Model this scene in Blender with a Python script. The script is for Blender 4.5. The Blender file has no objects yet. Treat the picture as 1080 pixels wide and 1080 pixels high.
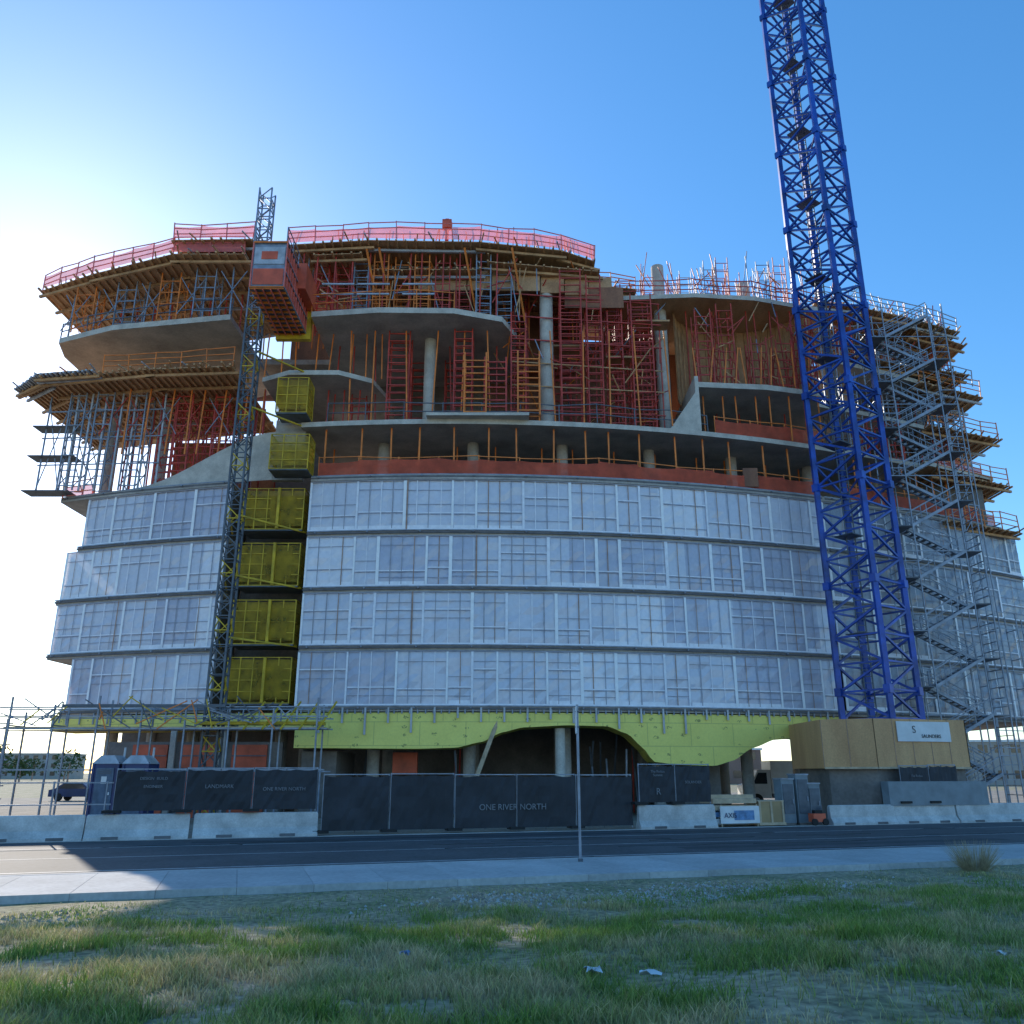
import bpy, math, random
import numpy as np
from mathutils import Vector
random.seed(7); np.random.seed(7)
R = random.uniform
scene = bpy.context.scene
scene.view_settings.view_transform = 'Standard'
scene.view_settings.look = 'None'
scene.view_settings.exposure = 0

# ------------------------------------------------------------ materials
def mat(name, col, rough=0.7, metal=0.0, var=0.25, scale=1.5, bump=0.0, col2=None, stretch=(1,1,1), fine=0.0, transl=0.0, alpha=1.0, spec=0.5):
    m = bpy.data.materials.new(name); m.use_nodes = True
    nt = m.node_tree; N = nt.nodes; L = nt.links
    b = N['Principled BSDF']; out = N['Material Output']
    tc = N.new('ShaderNodeTexCoord'); mp = N.new('ShaderNodeMapping')
    mp.inputs['Scale'].default_value = stretch
    L.new(tc.outputs['Object'], mp.inputs['Vector'])
    nz = N.new('ShaderNodeTexNoise'); nz.inputs['Scale'].default_value = scale
    nz.inputs['Detail'].default_value = 8; nz.inputs['Roughness'].default_value = 0.62
    L.new(mp.outputs['Vector'], nz.inputs['Vector'])
    cr = N.new('ShaderNodeValToRGB')
    c2 = col2 if col2 else tuple(c*(1-var) for c in col)
    c1 = col if col2 else tuple(min(1, c*(1+var*0.6)) for c in col)
    cr.color_ramp.elements[0].position = 0.34; cr.color_ramp.elements[1].position = 0.66
    cr.color_ramp.elements[0].color = (*c2, 1); cr.color_ramp.elements[1].color = (*c1, 1)
    L.new(nz.outputs['Fac'], cr.inputs['Fac'])
    csock = cr.outputs['Color']
    if fine > 0:
        n2 = N.new('ShaderNodeTexNoise'); n2.inputs['Scale'].default_value = scale*14; n2.inputs['Detail'].default_value = 3
        L.new(tc.outputs['Object'], n2.inputs['Vector'])
        mr = N.new('ShaderNodeMapRange'); mr.inputs['From Min'].default_value = .3; mr.inputs['From Max'].default_value = .7
        mr.inputs['To Min'].default_value = 1-fine; mr.inputs['To Max'].default_value = 1+fine
        L.new(n2.outputs['Fac'], mr.inputs['Value'])
        vm = N.new('ShaderNodeVectorMath'); vm.operation = 'SCALE'
        L.new(csock, vm.inputs[0]); L.new(mr.outputs['Result'], vm.inputs['Scale']); csock = vm.outputs['Vector']
    L.new(csock, b.inputs['Base Color'])
    b.inputs['Roughness'].default_value = rough; b.inputs['Metallic'].default_value = metal
    b.inputs['Specular IOR Level'].default_value = spec
    if bump > 0:
        bp = N.new('ShaderNodeBump'); bp.inputs['Strength'].default_value = bump; bp.inputs['Distance'].default_value = 0.05
        L.new(nz.outputs['Fac'], bp.inputs['Height']); L.new(bp.outputs['Normal'], b.inputs['Normal'])
    last = b.outputs['BSDF']
    if transl > 0:
        t = N.new('ShaderNodeBsdfTranslucent'); L.new(csock, t.inputs['Color'])
        mx = N.new('ShaderNodeMixShader'); mx.inputs['Fac'].default_value = transl
        L.new(last, mx.inputs[1]); L.new(t.outputs[0], mx.inputs[2]); last = mx.outputs[0]
    if alpha < 1:
        t = N.new('ShaderNodeBsdfTransparent')
        mx = N.new('ShaderNodeMixShader'); mx.inputs['Fac'].default_value = alpha
        L.new(t.outputs[0], mx.inputs[1]); L.new(last, mx.inputs[2]); last = mx.outputs[0]
    L.new(last, out.inputs['Surface'])
    return m

M = {}
M['concrete'] = mat('concrete', (.42,.385,.35), .85, var=.3, scale=.6, bump=.15, fine=.12)
M['conc_dark'] = mat('concrete_dark', (.20,.175,.16), .85, var=.35, scale=.5, fine=.12)  # dry concrete in a darker tone, for inner walls, bases and slab joints
M['conc_light'] = mat('concrete_edge', (.54,.50,.44), .8, var=.24, scale=1.2, fine=.1)
M['barrier'] = mat('barrier_concrete', (.55,.54,.52), .85, var=.28, scale=1.3, bump=.2, fine=.1)
M['sheet'] = mat('poly_sheeting', (.70,.71,.80), .2, var=.06, scale=.35, stretch=(1,1,.3), transl=.1, fine=.04, bump=.1)
M['sheetb'] = mat('poly_sheeting_painted_lit', (.86,.86,.93), .2, var=.05, scale=.35, stretch=(1,1,.3), transl=.1, fine=.04, bump=.1)  # paler copy of the sheeting: light passing through, painted into the colour
M['sheetc'] = mat('poly_sheeting_dull', (.55,.56,.67), .2, var=.1, scale=.35, stretch=(1,1,.3), transl=.1, fine=.05, bump=.1)
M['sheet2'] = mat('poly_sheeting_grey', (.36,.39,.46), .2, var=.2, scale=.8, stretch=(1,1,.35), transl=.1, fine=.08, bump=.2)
M['stud_faint'] = mat('stud_seen_through', (.36,.36,.42), .5, var=.2, scale=3)
M['stud_pale'] = mat('frame_seen_through', (.86,.86,.91), .5, var=.12, scale=3)
M['stud_white'] = mat('white_tape', (.92,.92,.93), .5, var=.08, scale=3)
M['stud_brown'] = mat('timber_stud', (.42,.27,.21), .7, var=.25, scale=3)
M['gap'] = mat('dark_joint', (.15,.145,.15), .8, var=.3)
M['ply'] = mat('formwork_plywood', (.64,.38,.20), .7, col2=(.40,.21,.10), scale=.7, stretch=(1,.3,1), fine=.15)
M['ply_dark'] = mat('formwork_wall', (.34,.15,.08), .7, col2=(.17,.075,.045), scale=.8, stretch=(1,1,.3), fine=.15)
M['joist'] = mat('timber_joist', (.56,.32,.15), .65, var=.4, scale=1.2)
M['alu'] = mat('aluminium_beam', (.45,.46,.49), .5, metal=.3, var=.25, scale=2)
M['galv'] = mat('galvanised_steel', (.28,.31,.37), .5, metal=.4, var=.3, scale=2)
M['galv_dark'] = mat('dull_steel', (.12,.135,.16), .55, metal=.3, var=.3, scale=2)
M['red'] = mat('red_shoring', (.52,.055,.035), .5, var=.45, scale=1.5)
M['redpale'] = mat('red_rail', (.70,.17,.14), .5, var=.3, scale=1.5)
M['orange'] = mat('orange_post', (.80,.22,.03), .5, var=.3, scale=1.5)
M['net'] = mat('orange_netting', (.72,.12,.06), .7, var=.3, scale=1.0, transl=.25, alpha=.78)
M['netpink'] = mat('pink_netting', (.90,.24,.24), .7, var=.2, scale=1.0, transl=.4, alpha=.75)
M['blue'] = mat('blue_crane_paint', (.010,.065,.38), .38, var=.55, scale=.8)
M['yellow'] = mat('yellow_mesh', (.60,.40,.02), .55, var=.4, scale=1.5)
M['yellow_alpha'] = mat('yellow_mesh_screen', (.58,.38,.02), .6, var=.5, scale=1.2, transl=.3, alpha=.6)
M['plywood'] = mat('hoarding_plywood', (.66,.37,.17), .65, col2=(.52,.27,.12), scale=1.0, stretch=(1,1,.25), fine=.1)
M['screen'] = mat('black_windscreen', (.024,.027,.036), .65, var=.4, scale=.8, bump=.4)
M['white'] = mat('white_paint', (.72,.72,.72), .6, var=.12)
M['print'] = mat('screen_print', (.22,.23,.25), .7, var=.2)
M['grey'] = mat('grey_metal', (.19,.23,.26), .5, var=.2)
M['navy'] = mat('navy_plastic', (.015,.035,.13), .4, var=.3)
M['red_panel'] = mat('red_panel', (.62,.11,.05), .5, var=.3, scale=1)
M['rubber'] = mat('rubber', (.02,.02,.02), .8)
M['glass'] = mat('dark_glass', (.03,.04,.05), .08)
M['asphalt'] = mat('asphalt', (.080,.082,.085), .8, var=.25, scale=.5, bump=.2, fine=.25)
M['walk'] = mat('sidewalk_concrete', (.48,.47,.45), .85, var=.15, scale=.7, fine=.12)
M['dirt'] = mat('dirt', (.30,.25,.19), .95, var=.35, scale=.6, fine=.3, bump=.4)
M['gravel'] = mat('gravel_patch', (.46,.35,.26), .95, var=.35, scale=2.0, fine=.4, bump=.5)
M['paint'] = mat('road_paint', (.55,.55,.54), .7, var=.3, scale=3, fine=.25)
M['brown_box'] = mat('cardboard', (.42,.28,.14), .8, var=.2)
M['bluewrap'] = mat('blue_wrap', (.12,.25,.45), .5, var=.4, scale=4)
M['pinkwood'] = mat('new_lumber', (.55,.41,.27), .7, var=.25, scale=3)
M['tuff'] = mat('tarp', (.10,.14,.20), .7, var=.3, scale=3)

def sheathing():
    m = mat('yellow_sheathing', (.92,.80,.20), .65, col2=(.84,.72,.17), scale=.7, fine=.05)
    nt = m.node_tree; N = nt.nodes; L = nt.links; b = N['Principled BSDF']
    src = b.inputs['Base Color'].links[0].from_socket
    tc = N.new('ShaderNodeTexCoord')
    mp = N.new('ShaderNodeMapping'); mp.inputs['Scale'].default_value = (1.2, 0, 2.2)
    L.new(tc.outputs['Object'], mp.inputs['Vector'])
    vo = N.new('ShaderNodeTexVoronoi'); vo.inputs['Scale'].default_value = 1.0; vo.inputs['Randomness'].default_value = .35
    L.new(mp.outputs['Vector'], vo.inputs['Vector'])
    lt = N.new('ShaderNodeMath'); lt.operation = 'LESS_THAN'; lt.inputs[1].default_value = .2
    L.new(vo.outputs['Distance'], lt.inputs[0])
    n3 = N.new('ShaderNodeTexNoise'); n3.inputs['Scale'].default_value = 12; L.new(tc.outputs['Object'], n3.inputs['Vector'])
    g3 = N.new('ShaderNodeMath'); g3.operation = 'GREATER_THAN'; g3.inputs[1].default_value = .5; L.new(n3.outputs['Fac'], g3.inputs[0])
    fm = N.new('ShaderNodeMath'); fm.operation = 'MULTIPLY'; L.new(lt.outputs[0], fm.inputs[0]); L.new(g3.outputs[0], fm.inputs[1])
    f2 = N.new('ShaderNodeMath'); f2.operation = 'MULTIPLY'; f2.inputs[1].default_value = .7; L.new(fm.outputs[0], f2.inputs[0])
    br = N.new('ShaderNodeTexBrick'); br.inputs['Scale'].default_value = 1.0; br.inputs['Mortar Size'].default_value = .025
    br.inputs['Brick Width'].default_value = 2.44; br.inputs['Row Height'].default_value = 1.22
    br.inputs['Color1'].default_value = (0,0,0,1); br.inputs['Color2'].default_value = (0,0,0,1); br.inputs['Mortar'].default_value = (1,1,1,1)
    sx = N.new('ShaderNodeSeparateXYZ'); cx_ = N.new('ShaderNodeCombineXYZ'); L.new(tc.outputs['Object'], sx.inputs[0])
    L.new(sx.outputs[0], cx_.inputs[0]); L.new(sx.outputs[2], cx_.inputs[1]); L.new(cx_.outputs[0], br.inputs['Vector'])
    mb_ = N.new('ShaderNodeMath'); mb_.operation='MULTIPLY'; mb_.inputs[1].default_value=.5; L.new(br.outputs['Color'], mb_.inputs[0])
    m0 = N.new('ShaderNodeMixRGB'); m0.inputs[2].default_value = (.40,.38,.12,1); L.new(mb_.outputs[0], m0.inputs[0]); L.new(src, m0.inputs[1])
    mx = N.new('ShaderNodeMixRGB'); mx.inputs[2].default_value = (.15,.17,.06,1)
    L.new(f2.outputs[0], mx.inputs[0]); L.new(m0.outputs[0], mx.inputs[1])
    L.new(mx.outputs[0], b.inputs['Base Color'])
    return m
M['sheathing'] = sheathing()
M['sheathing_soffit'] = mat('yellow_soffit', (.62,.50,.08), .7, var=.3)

# ------------------------------------------------------------ mesh builder
class MB:
    def __init__(s): s.v=[]; s.f=[]; s.m=[]; s.mats=[]
    def mi(s, k):
        if k not in s.mats: s.mats.append(k)
        return s.mats.index(k)
    def add(s, vs, fs, k):
        o=len(s.v); i=s.mi(k); s.v.extend(vs)
        for f in fs: s.f.append(tuple(a+o for a in f)); s.m.append(i)
    def box(s,x0,x1,y0,y1,z0,z1,k):
        s.add([(x0,y0,z0),(x1,y0,z0),(x1,y1,z0),(x0,y1,z0),(x0,y0,z1),(x1,y0,z1),(x1,y1,z1),(x0,y1,z1)],
              [(0,3,2,1),(4,5,6,7),(0,1,5,4),(1,2,6,5),(2,3,7,6),(3,0,4,7)],k)
    def obox(s,c,h,ang,k):
        ca,sa=math.cos(ang),math.sin(ang); vs=[]
        for dz in(-1,1):
            for dx,dy in((-1,-1),(1,-1),(1,1),(-1,1)):
                x=dx*h[0]; y=dy*h[1]
                vs.append((c[0]+x*ca-y*sa,c[1]+x*sa+y*ca,c[2]+dz*h[2]))
        s.add(vs,[(0,3,2,1),(4,5,6,7),(0,1,5,4),(1,2,6,5),(2,3,7,6),(3,0,4,7)],k)
    def beam(s,a,b,w,k,n=4,w2=None):
        a=Vector(a); b=Vector(b); d=b-a
        if d.length<1e-5: return
        d.normalize(); up=Vector((0,0,1)) if abs(d.z)<.95 else Vector((0,1,0))
        x=d.cross(up).normalized(); y=x.cross(d).normalized()
        r=w/2*(1.414 if n==4 else 1); r2=(w2/2 if w2 is not None else None)
        vs=[]
        for p,rr in((a,r),(b,r2 if r2 is not None else r)):
            for i in range(n):
                t=math.pi*2*(i+.5)/n
                vs.append(tuple(p+x*math.cos(t)*rr+y*math.sin(t)*rr))
        fs=[(i,(i+1)%n,n+(i+1)%n,n+i) for i in range(n)]+[tuple(range(n))[::-1],tuple(range(n,2*n))]
        s.add(vs,fs,k)
    def prism(s,poly,z0,z1,k,kb=None):
        n=len(poly)
        vs=[(p[0],p[1],z0) for p in poly]+[(p[0],p[1],z1) for p in poly]
        s.add(vs,[(i,(i+1)%n,n+(i+1)%n,n+i) for i in range(n)]+[tuple(range(n,2*n))],k)
        s.add(vs[:n],[tuple(range(n))[::-1]],kb or k)
    def quad(s,a,b,c,d,k): s.add([a,b,c,d],[(0,1,2,3)],k)
    def build(s,name,parent=None,smooth=False):
        me=bpy.data.meshes.new(name); me.from_pydata([tuple(v) for v in s.v],[],s.f)
        for k in s.mats: me.materials.append(M[k])
        me.polygons.foreach_set('material_index',s.m)
        if smooth: me.polygons.foreach_set('use_smooth',[True]*len(s.f))
        me.update(); o=bpy.data.objects.new(name,me); scene.collection.objects.link(o)
        if parent: o.parent=parent
        return o
def empty(name,loc=(0,0,0)):
    e=bpy.data.objects.new(name,None); scene.collection.objects.link(e); e.empty_display_size=.5
    return e

# ------------------------------------------------------------ plan helpers
def yf(x): return 46+.0076*(x+4)**2
def fp(x,off=0.0,z=0.0):
    s=.0152*(x+4); n=math.hypot(s,1); return (x+s/n*off, yf(x)-off/n, z)
SC,SS=.955,.2966
def st(t,off,z=0.0): return (t*SC-off*SS, 36+t*SS+off*SC, z)
SA=math.atan2(SS,SC)
def frange(a,b,s):
    n=max(1,int(round((b-a)/s))); return [a+(b-a)*i/n for i in range(n+1)]

bld=empty('concrete_building_under_construction')

# ---- slabs
def front_poly(x0,x1,off,back,step=2.0):
    return [fp(x,off)[:2] for x in frange(x0,x1,step)]+[(x1+ .0,back),(x0,back)]
mb=MB()
for z,xl,xr in((5.7,-26,36),(8.95,-27.5,36),(12.2,-27.5,36),(15.45,-26.5,36)):
    mb.prism(front_poly(xl,-16.5,.06,72),z-.28,z,'concrete')
    mb.prism(front_poly(-11.7,xr,.06,72),z-.28,z,'concrete')
    mb.prism([(-16.48,50.5),(-11.72,50.5),(-11.72,72),(-16.48,72)],z-.28,z,'concrete')
mb.prism(front_poly(-28.3,-16.5,.15,72),18.5,18.8,'concrete')
mb.prism(front_poly(-11.7,34.5,.15,72),18.5,18.8,'concrete')
mb.prism([(-16.48,49),(-11.72,49),(-11.72,72),(-16.48,72)],18.5,18.8,'concrete')
mb.prism(front_poly(-12.5,33.4,.25,72),21.9,22.2,'conc_light','concrete')
mb.prism([(-5,45.2),(1,45.2),(1,47),(-5,47)],22.2,22.38,'conc_light')
mb.prism([(-15.4,47.2),(-13.5,46.2),(-10.5,46.2),(-8.6,47.4),(-8.0,50),(-8.0,56),(-15.4,56)],25.3,25.6,'conc_light','concrete')
mb.prism([(11.6,47.8),(16,48.2),(20,49.3),(20,58),(11.6,58)],25.25,25.6,'conc_light','concrete')
mb.prism(front_poly(20.02,33.0,-.4,70),25.3,25.59,'conc_light','concrete')
mb.prism([(11.35,47.6),(11.58,47.6),(11.58,57),(11.35,57)],22.2,25.9,'conc_light')
mb.add([(9.6,47.2,22.2),(11.35,47.6,22.2),(11.35,47.6,24.8),(9.6,54,22.2),(11.35,54,22.2),(11.35,54,24.8)],[(0,1,2),(3,5,4),(0,2,5,3)],'conc_light')
pA=[(-29.8,50.5),(-29.2,48.6),(-25,46.9),(-17.2,45.6),(-17.0,56),(-29.8,62)]
mb.prism(pA,28.72,29.08,'conc_light','concrete')
pB=[(-12.18,45.3),(-8,44.8),(-3.5,44.9),(-.6,45.9),(.3,48),(.0,55),(-12.18,56)]
mb.prism(pB,28.72,29.08,'conc_light','concrete')
mb.prism([(-16.9,51.5),(-12.2,51.5),(-12.2,60),(-16.9,60)],28.7,29.05,'concrete')
mb.prism(front_poly(21,32.6,-.2,68),28.7,29,'conc_light','concrete')
mb.prism([(6.5,49),(12,48.6),(16,49.0),(21,50.5),(21,60),(6.5,60)],32.1,32.4,'conc_light','ply')
mb.prism([(27.5,52.6),(33.8,55.8),(33.8,62),(27.5,62)],21.88,22.17,'conc_light','ply')
mb.build('floor_slabs',bld)

mb=MB()
mb.box(-26.5,34,71,71.3,5.8,18.4,'conc_dark')  # unseen back wall, added to block light behind the window bands
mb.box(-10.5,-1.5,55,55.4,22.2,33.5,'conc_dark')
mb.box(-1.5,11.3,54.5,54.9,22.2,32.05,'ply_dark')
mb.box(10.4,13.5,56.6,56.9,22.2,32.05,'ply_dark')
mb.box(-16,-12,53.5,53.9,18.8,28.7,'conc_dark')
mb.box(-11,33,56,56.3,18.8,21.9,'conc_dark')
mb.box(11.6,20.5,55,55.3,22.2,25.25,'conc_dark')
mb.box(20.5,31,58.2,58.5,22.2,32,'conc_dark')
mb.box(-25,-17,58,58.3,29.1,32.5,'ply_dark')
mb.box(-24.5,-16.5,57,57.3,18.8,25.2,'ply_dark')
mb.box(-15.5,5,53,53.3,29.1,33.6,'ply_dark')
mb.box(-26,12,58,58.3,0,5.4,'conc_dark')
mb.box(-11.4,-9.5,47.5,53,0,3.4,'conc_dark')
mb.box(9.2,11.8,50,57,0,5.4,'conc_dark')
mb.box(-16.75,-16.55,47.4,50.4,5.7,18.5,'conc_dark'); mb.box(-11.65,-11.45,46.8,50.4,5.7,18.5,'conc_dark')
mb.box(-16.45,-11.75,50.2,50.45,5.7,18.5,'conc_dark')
def col(x,y,z0,z1,r=.38,k='conc_light',n=20): mb.beam((x,y,z0),(x,y,z1),2*r,k,n)
for x in frange(-24,30,5.4):
    for y in (yf(x)+3.2,yf(x)+9): col(x,y,0,5.4,.35,'concrete')
for x in frange(-8,31,5.6): col(x,yf(x)+3,18.8,21.9,.35,'concrete')
col(-5.2,48.2,22.2,28.7,.36); col(2.2,48.0,22.2,33.5,.42); col(10.0,50.5,22.2,35.6,.42); col(16.3,52,32.4,35.2,.42)
col(-26.5,52,18.8,25.2,.4,'concrete'); col(-22.5,50.5,18.8,25.2,.4,'concrete')
col(-26.5,52,29,32.4,.4,'concrete'); col(24.5,56,22.2,32,.4,'concrete'); col(30,57,22.2,32,.4,'concrete')
pts=[(15.3+4.4*math.cos(a),50.2+3.2*math.sin(a)) for a in np.linspace(0,math.pi,25)]
for i in range(24):
    a,b=pts[i],pts[i+1]
    mb.quad((a[0],a[1],25.6),(b[0],b[1],25.6),(b[0],b[1],32.1),(a[0],a[1],32.1),'ply')
    mb.beam((a[0],a[1]-.05,25.6),(a[0],a[1]-.05,32.1),.09,'joist',4)
mb.build('core_walls_and_columns',bld)

mb=MB(); xs=frange(-23.5,-14.2,.5); prof=[]
for x in xs:
    t=(x+23.5)/9.3; prof.append(18.8+.15+2.9*(t*t*(3-2*t))**1.1)
for i in range(len(xs)-1):
    a=fp(xs[i],-.1); b=fp(xs[i+1],-.1); c=fp(xs[i+1],-.5); d=fp(xs[i],-.5)
    mb.quad((a[0],a[1],18.8),(b[0],b[1],18.8),(b[0],b[1],prof[i+1]),(a[0],a[1],prof[i]),'conc_light')
    mb.quad((a[0],a[1],prof[i]),(b[0],b[1],prof[i+1]),(c[0],c[1]+1.6,prof[i+1]+.5),(d[0],d[1]+1.6,prof[i]+.5),'conc_light')
mb.box(-14.2,-12.4,46.9,47.3,18.8,22.6,'concrete')
mb.build('curved_concrete_upstand',bld)

# ---- wrapped window bands
sh=MB(); fr=MB()
bands=[(5.72,8.66),(8.97,11.92),(12.22,15.17),(15.47,18.5)]
def band(x0,x1,z0,z1,k,step=.45):
    xs=frange(x0,x1,step); nz=7
    V=[[fp(x,R(-.035,.035) if 0<j<nz else -.02,z0+(z1-z0)*j/nz) for j in range(nz+1)] for x in xs]
    left=0; kk=k
    for i in range(len(xs)-1):
        if left<=0:
            left=random.choice([3,6,6,12]); kk=k if k=='sheet2' else random.choice(['sheet','sheet','sheetb','sheetc','sheet'])  # random panel tones; the palest paints in light coming through the wrap
        left-=1
        for j in range(nz):
            sh.add([V[i][j],V[i+1][j],V[i+1][j+1],V[i][j+1]],[(0,1,2,3)],kk)
def strip(x,z0,z1,w,k,off=.06,dx=0):
    a=fp(x,off,z0); b=fp(x+dx,off,z1); s=.0152*(x+4); n=math.hypot(s,1); t=Vector((1/n,s/n,0))*w/2
    A,B=Vector(a),Vector(b)
    fr.quad(tuple(A-t),tuple(A+t),tuple(B+t),tuple(B-t),k)
def hstrip(x0,x1,z,w,k,off=.057):
    xs=frange(x0,x1,2.0)
    for i in range(len(xs)-1):
        a=fp(xs[i],off,z); b=fp(xs[i+1],off,z)
        fr.quad((a[0],a[1],z-w/2),(b[0],b[1],z-w/2),(b[0],b[1],z+w/2),(a[0],a[1],z+w/2),k)
ext=[(-25.6,19.2),(-27.3,19.1),(-27.2,19.1),(-26.2,19.0)]
for bi,(z0,z1) in enumerate(bands):
    xl,xr=ext[bi]
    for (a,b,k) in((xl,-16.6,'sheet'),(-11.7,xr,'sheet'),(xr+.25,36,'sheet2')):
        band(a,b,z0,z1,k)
        x=a+.05
        while x<b-.4:
            W=random.choice([1.35,2.7,2.75,2.75,1.9]); W=min(W,b-x)
            strip(x,z0+.02,z1-.02,R(.10,.19),random.choice(['stud_white','stud_white','stud_pale']),.085)
            n=max(1,int(round(W/.62)))
            for i in range(1,n):
                xx=x+W*i/n+R(-.03,.03)
                if xx<b: strip(xx,z0+.02,z1-.02,R(.035,.06),random.choice(['stud_faint','stud_faint','stud_brown','stud_pale']),.070)
            ft=random.choice([.30,.33,.36,.66])
            hstrip(x+.08,x+W-.06,z0+(z1-z0)*ft,.06,'stud_pale',.076); hstrip(x+.08,x+W-.06,z0+(z1-z0)*ft-.07,.04,'stud_faint',.074)
            for f_ in (.18,.5,.8):
                if R(0,1)<.6: hstrip(x+.08,x+W-.06,z0+(z1-z0)*(f_+R(-.02,.02)),.035,'stud_faint',.073)
            if R(0,1)<.5:
                hstrip(x+.1,x+W-.08,z0+.16,.22,'stud_pale',.072)
            x+=W
        hstrip(a,b,z0+.05,.09,'stud_pale',.094); hstrip(a,b,z1-.04,.06,'stud_faint',.094)
for x,b in((-6.0,3),(-5.5,1),(-23,1),(-2,2)): strip(x,bands[b][0],bands[b][1],.08,'stud_brown',.10)
strip(-3.5,9.4,9.5,.1,'stud_white',.10,2.4)
for (z0,z1),(xl,xr) in zip(bands,ext):
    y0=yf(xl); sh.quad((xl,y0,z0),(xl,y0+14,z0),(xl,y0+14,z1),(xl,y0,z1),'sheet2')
    for yy in frange(y0+1,y0+13,1.5): fr.beam((xl-.05,yy,z0),(xl-.05,yy,z1),.08,'stud_white')
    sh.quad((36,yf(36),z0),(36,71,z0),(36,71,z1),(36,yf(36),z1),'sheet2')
sh.build('poly_sheeting',bld); fr.build('window_framing',bld)

mb=MB()
for z,xl,xr in((8.95,-27.5,36),(12.2,-27.5,36),(15.45,-26.5,36),(5.7,-26,36),(18.8,-28.3,34.5)):
    for a,b in((xl,-16.5),(-11.7,19.3),(19.5,xr)):
        xs=frange(a,b,2.)
        for i in range(len(xs)-1):
            mb.beam(fp(xs[i],.13,z+.0),fp(xs[i+1],.13,z+.0),.06,'galv')
            mb.beam(fp(xs[i],.11,z-.13),fp(xs[i+1],.11,z-.13),.10,'gap')
        for x in frange(a+.5,b-.5,2.9): mb.beam(fp(x,.1,z-.1),fp(x,.3,z-.1),.07,'galv')
mb.build('slab_edge_ledgers',bld)

# ---- podium
mb=MB()
prof=[(-11.6,3.55),(-5,3.5),(-3,3.55),(-1.6,3.85),(-.5,4.35),(.6,4.6),(3,4.72),(5.1,4.68),(6.2,4.3),(7,3.6),(7.6,2.85),(9,2.7),(11,2.65),(12,2.9),(13.3,3.6),(14.8,4.1),(16.3,4.2),(18,3.9),(19.4,3.6)]
def pz(x):
    if x<=prof[0][0]: return prof[0][1]
    for (a,za),(b,zb) in zip(prof,prof[1:]):
        if x<=b:
            t=(x-a)/(b-a); t2=t*t*(3-2*t); return za+(zb-za)*(.5*t+.5*t2)
    return prof[-1][1]
xs=frange(-11.6,19.4,.25)
for i in range(len(xs)-1):
    a=fp(xs[i],.02); b=fp(xs[i+1],.02); za,zb=pz(xs[i]),pz(xs[i+1])
    mb.quad((a[0],a[1],za),(b[0],b[1],zb),(b[0],b[1],5.36),(a[0],a[1],5.36),'sheathing')
    mb.quad((a[0],a[1]+2.6,za+.0),(b[0],b[1]+2.6,zb+.0),(b[0],b[1],zb),(a[0],a[1],za),'sheathing_soffit')
xs=frange(-26.5,-11.6,1.)
for i in range(len(xs)-1):
    a=fp(xs[i],.02); b=fp(xs[i+1],.02)
    mb.quad((a[0],a[1],4.55),(b[0],b[1],4.55),(b[0],b[1],5.36),(a[0],a[1],5.36),'sheathing')
    mb.quad((a[0],a[1]+3,4.55),(b[0],b[1]+3,4.55),(b[0],b[1],4.55),(a[0],a[1],4.55),'sheathing_soffit')
for x in frange(-11.5,19.3,1.25):
    h=random.choice([.55,.6,.75,1.3]); 
    if x<-4: h=random.choice([.8,1.3,1.4])
    z0=max(5.62-h,pz(x)+.1)
    mb.beam(fp(x,.12,z0),fp(x,.12,5.62),.10,'alu')
for x in frange(-11.3,19.3,.42): mb.beam(fp(x,.1,5.3),fp(x,.1,5.6),.07,'galv')
for x in frange(-26.3,-11.8,.9): mb.beam(fp(x,.1,4.9),fp(x,.1,5.6),.07,'galv')
mb.build('podium_sheathing',bld)

mb=MB()
for x in (-20.6,-18.0,-15.2):
    mb.box(x,x+1.9,47.5,47.62,0,3.75,'red_panel')
    for k in range(5): mb.box(x+.03,x+1.87,47.44,47.5,.5+k*.66,.56+k*.66,'galv_dark')
mb.box(-22,-12.5,47.63,47.8,0,3.9,'conc_dark')
for x in(-18.4,-15.7): mb.box(x-.15,x+.15,47.3,47.45,0,4.5,'concrete')
mb.beam((-2.0,45.2,1.6),(-.6,46.3,5.4),.16,'pinkwood')
mb.beam((2.6,47.2,0),(2.6,47.2,4.6),.55,'conc_light',14)
mb.box(-6.8,-5.4,50,50.4,2.2,3.4,'red_panel')
for _ in range(14):
    x=R(-10,8); mb.beam((x,R(48,54),0),(x+R(-.2,.2),R(48,54),R(3,5.2)),.09,random.choice(['galv','red','galv_dark']))
mb.build('podium_interior',bld)

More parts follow.
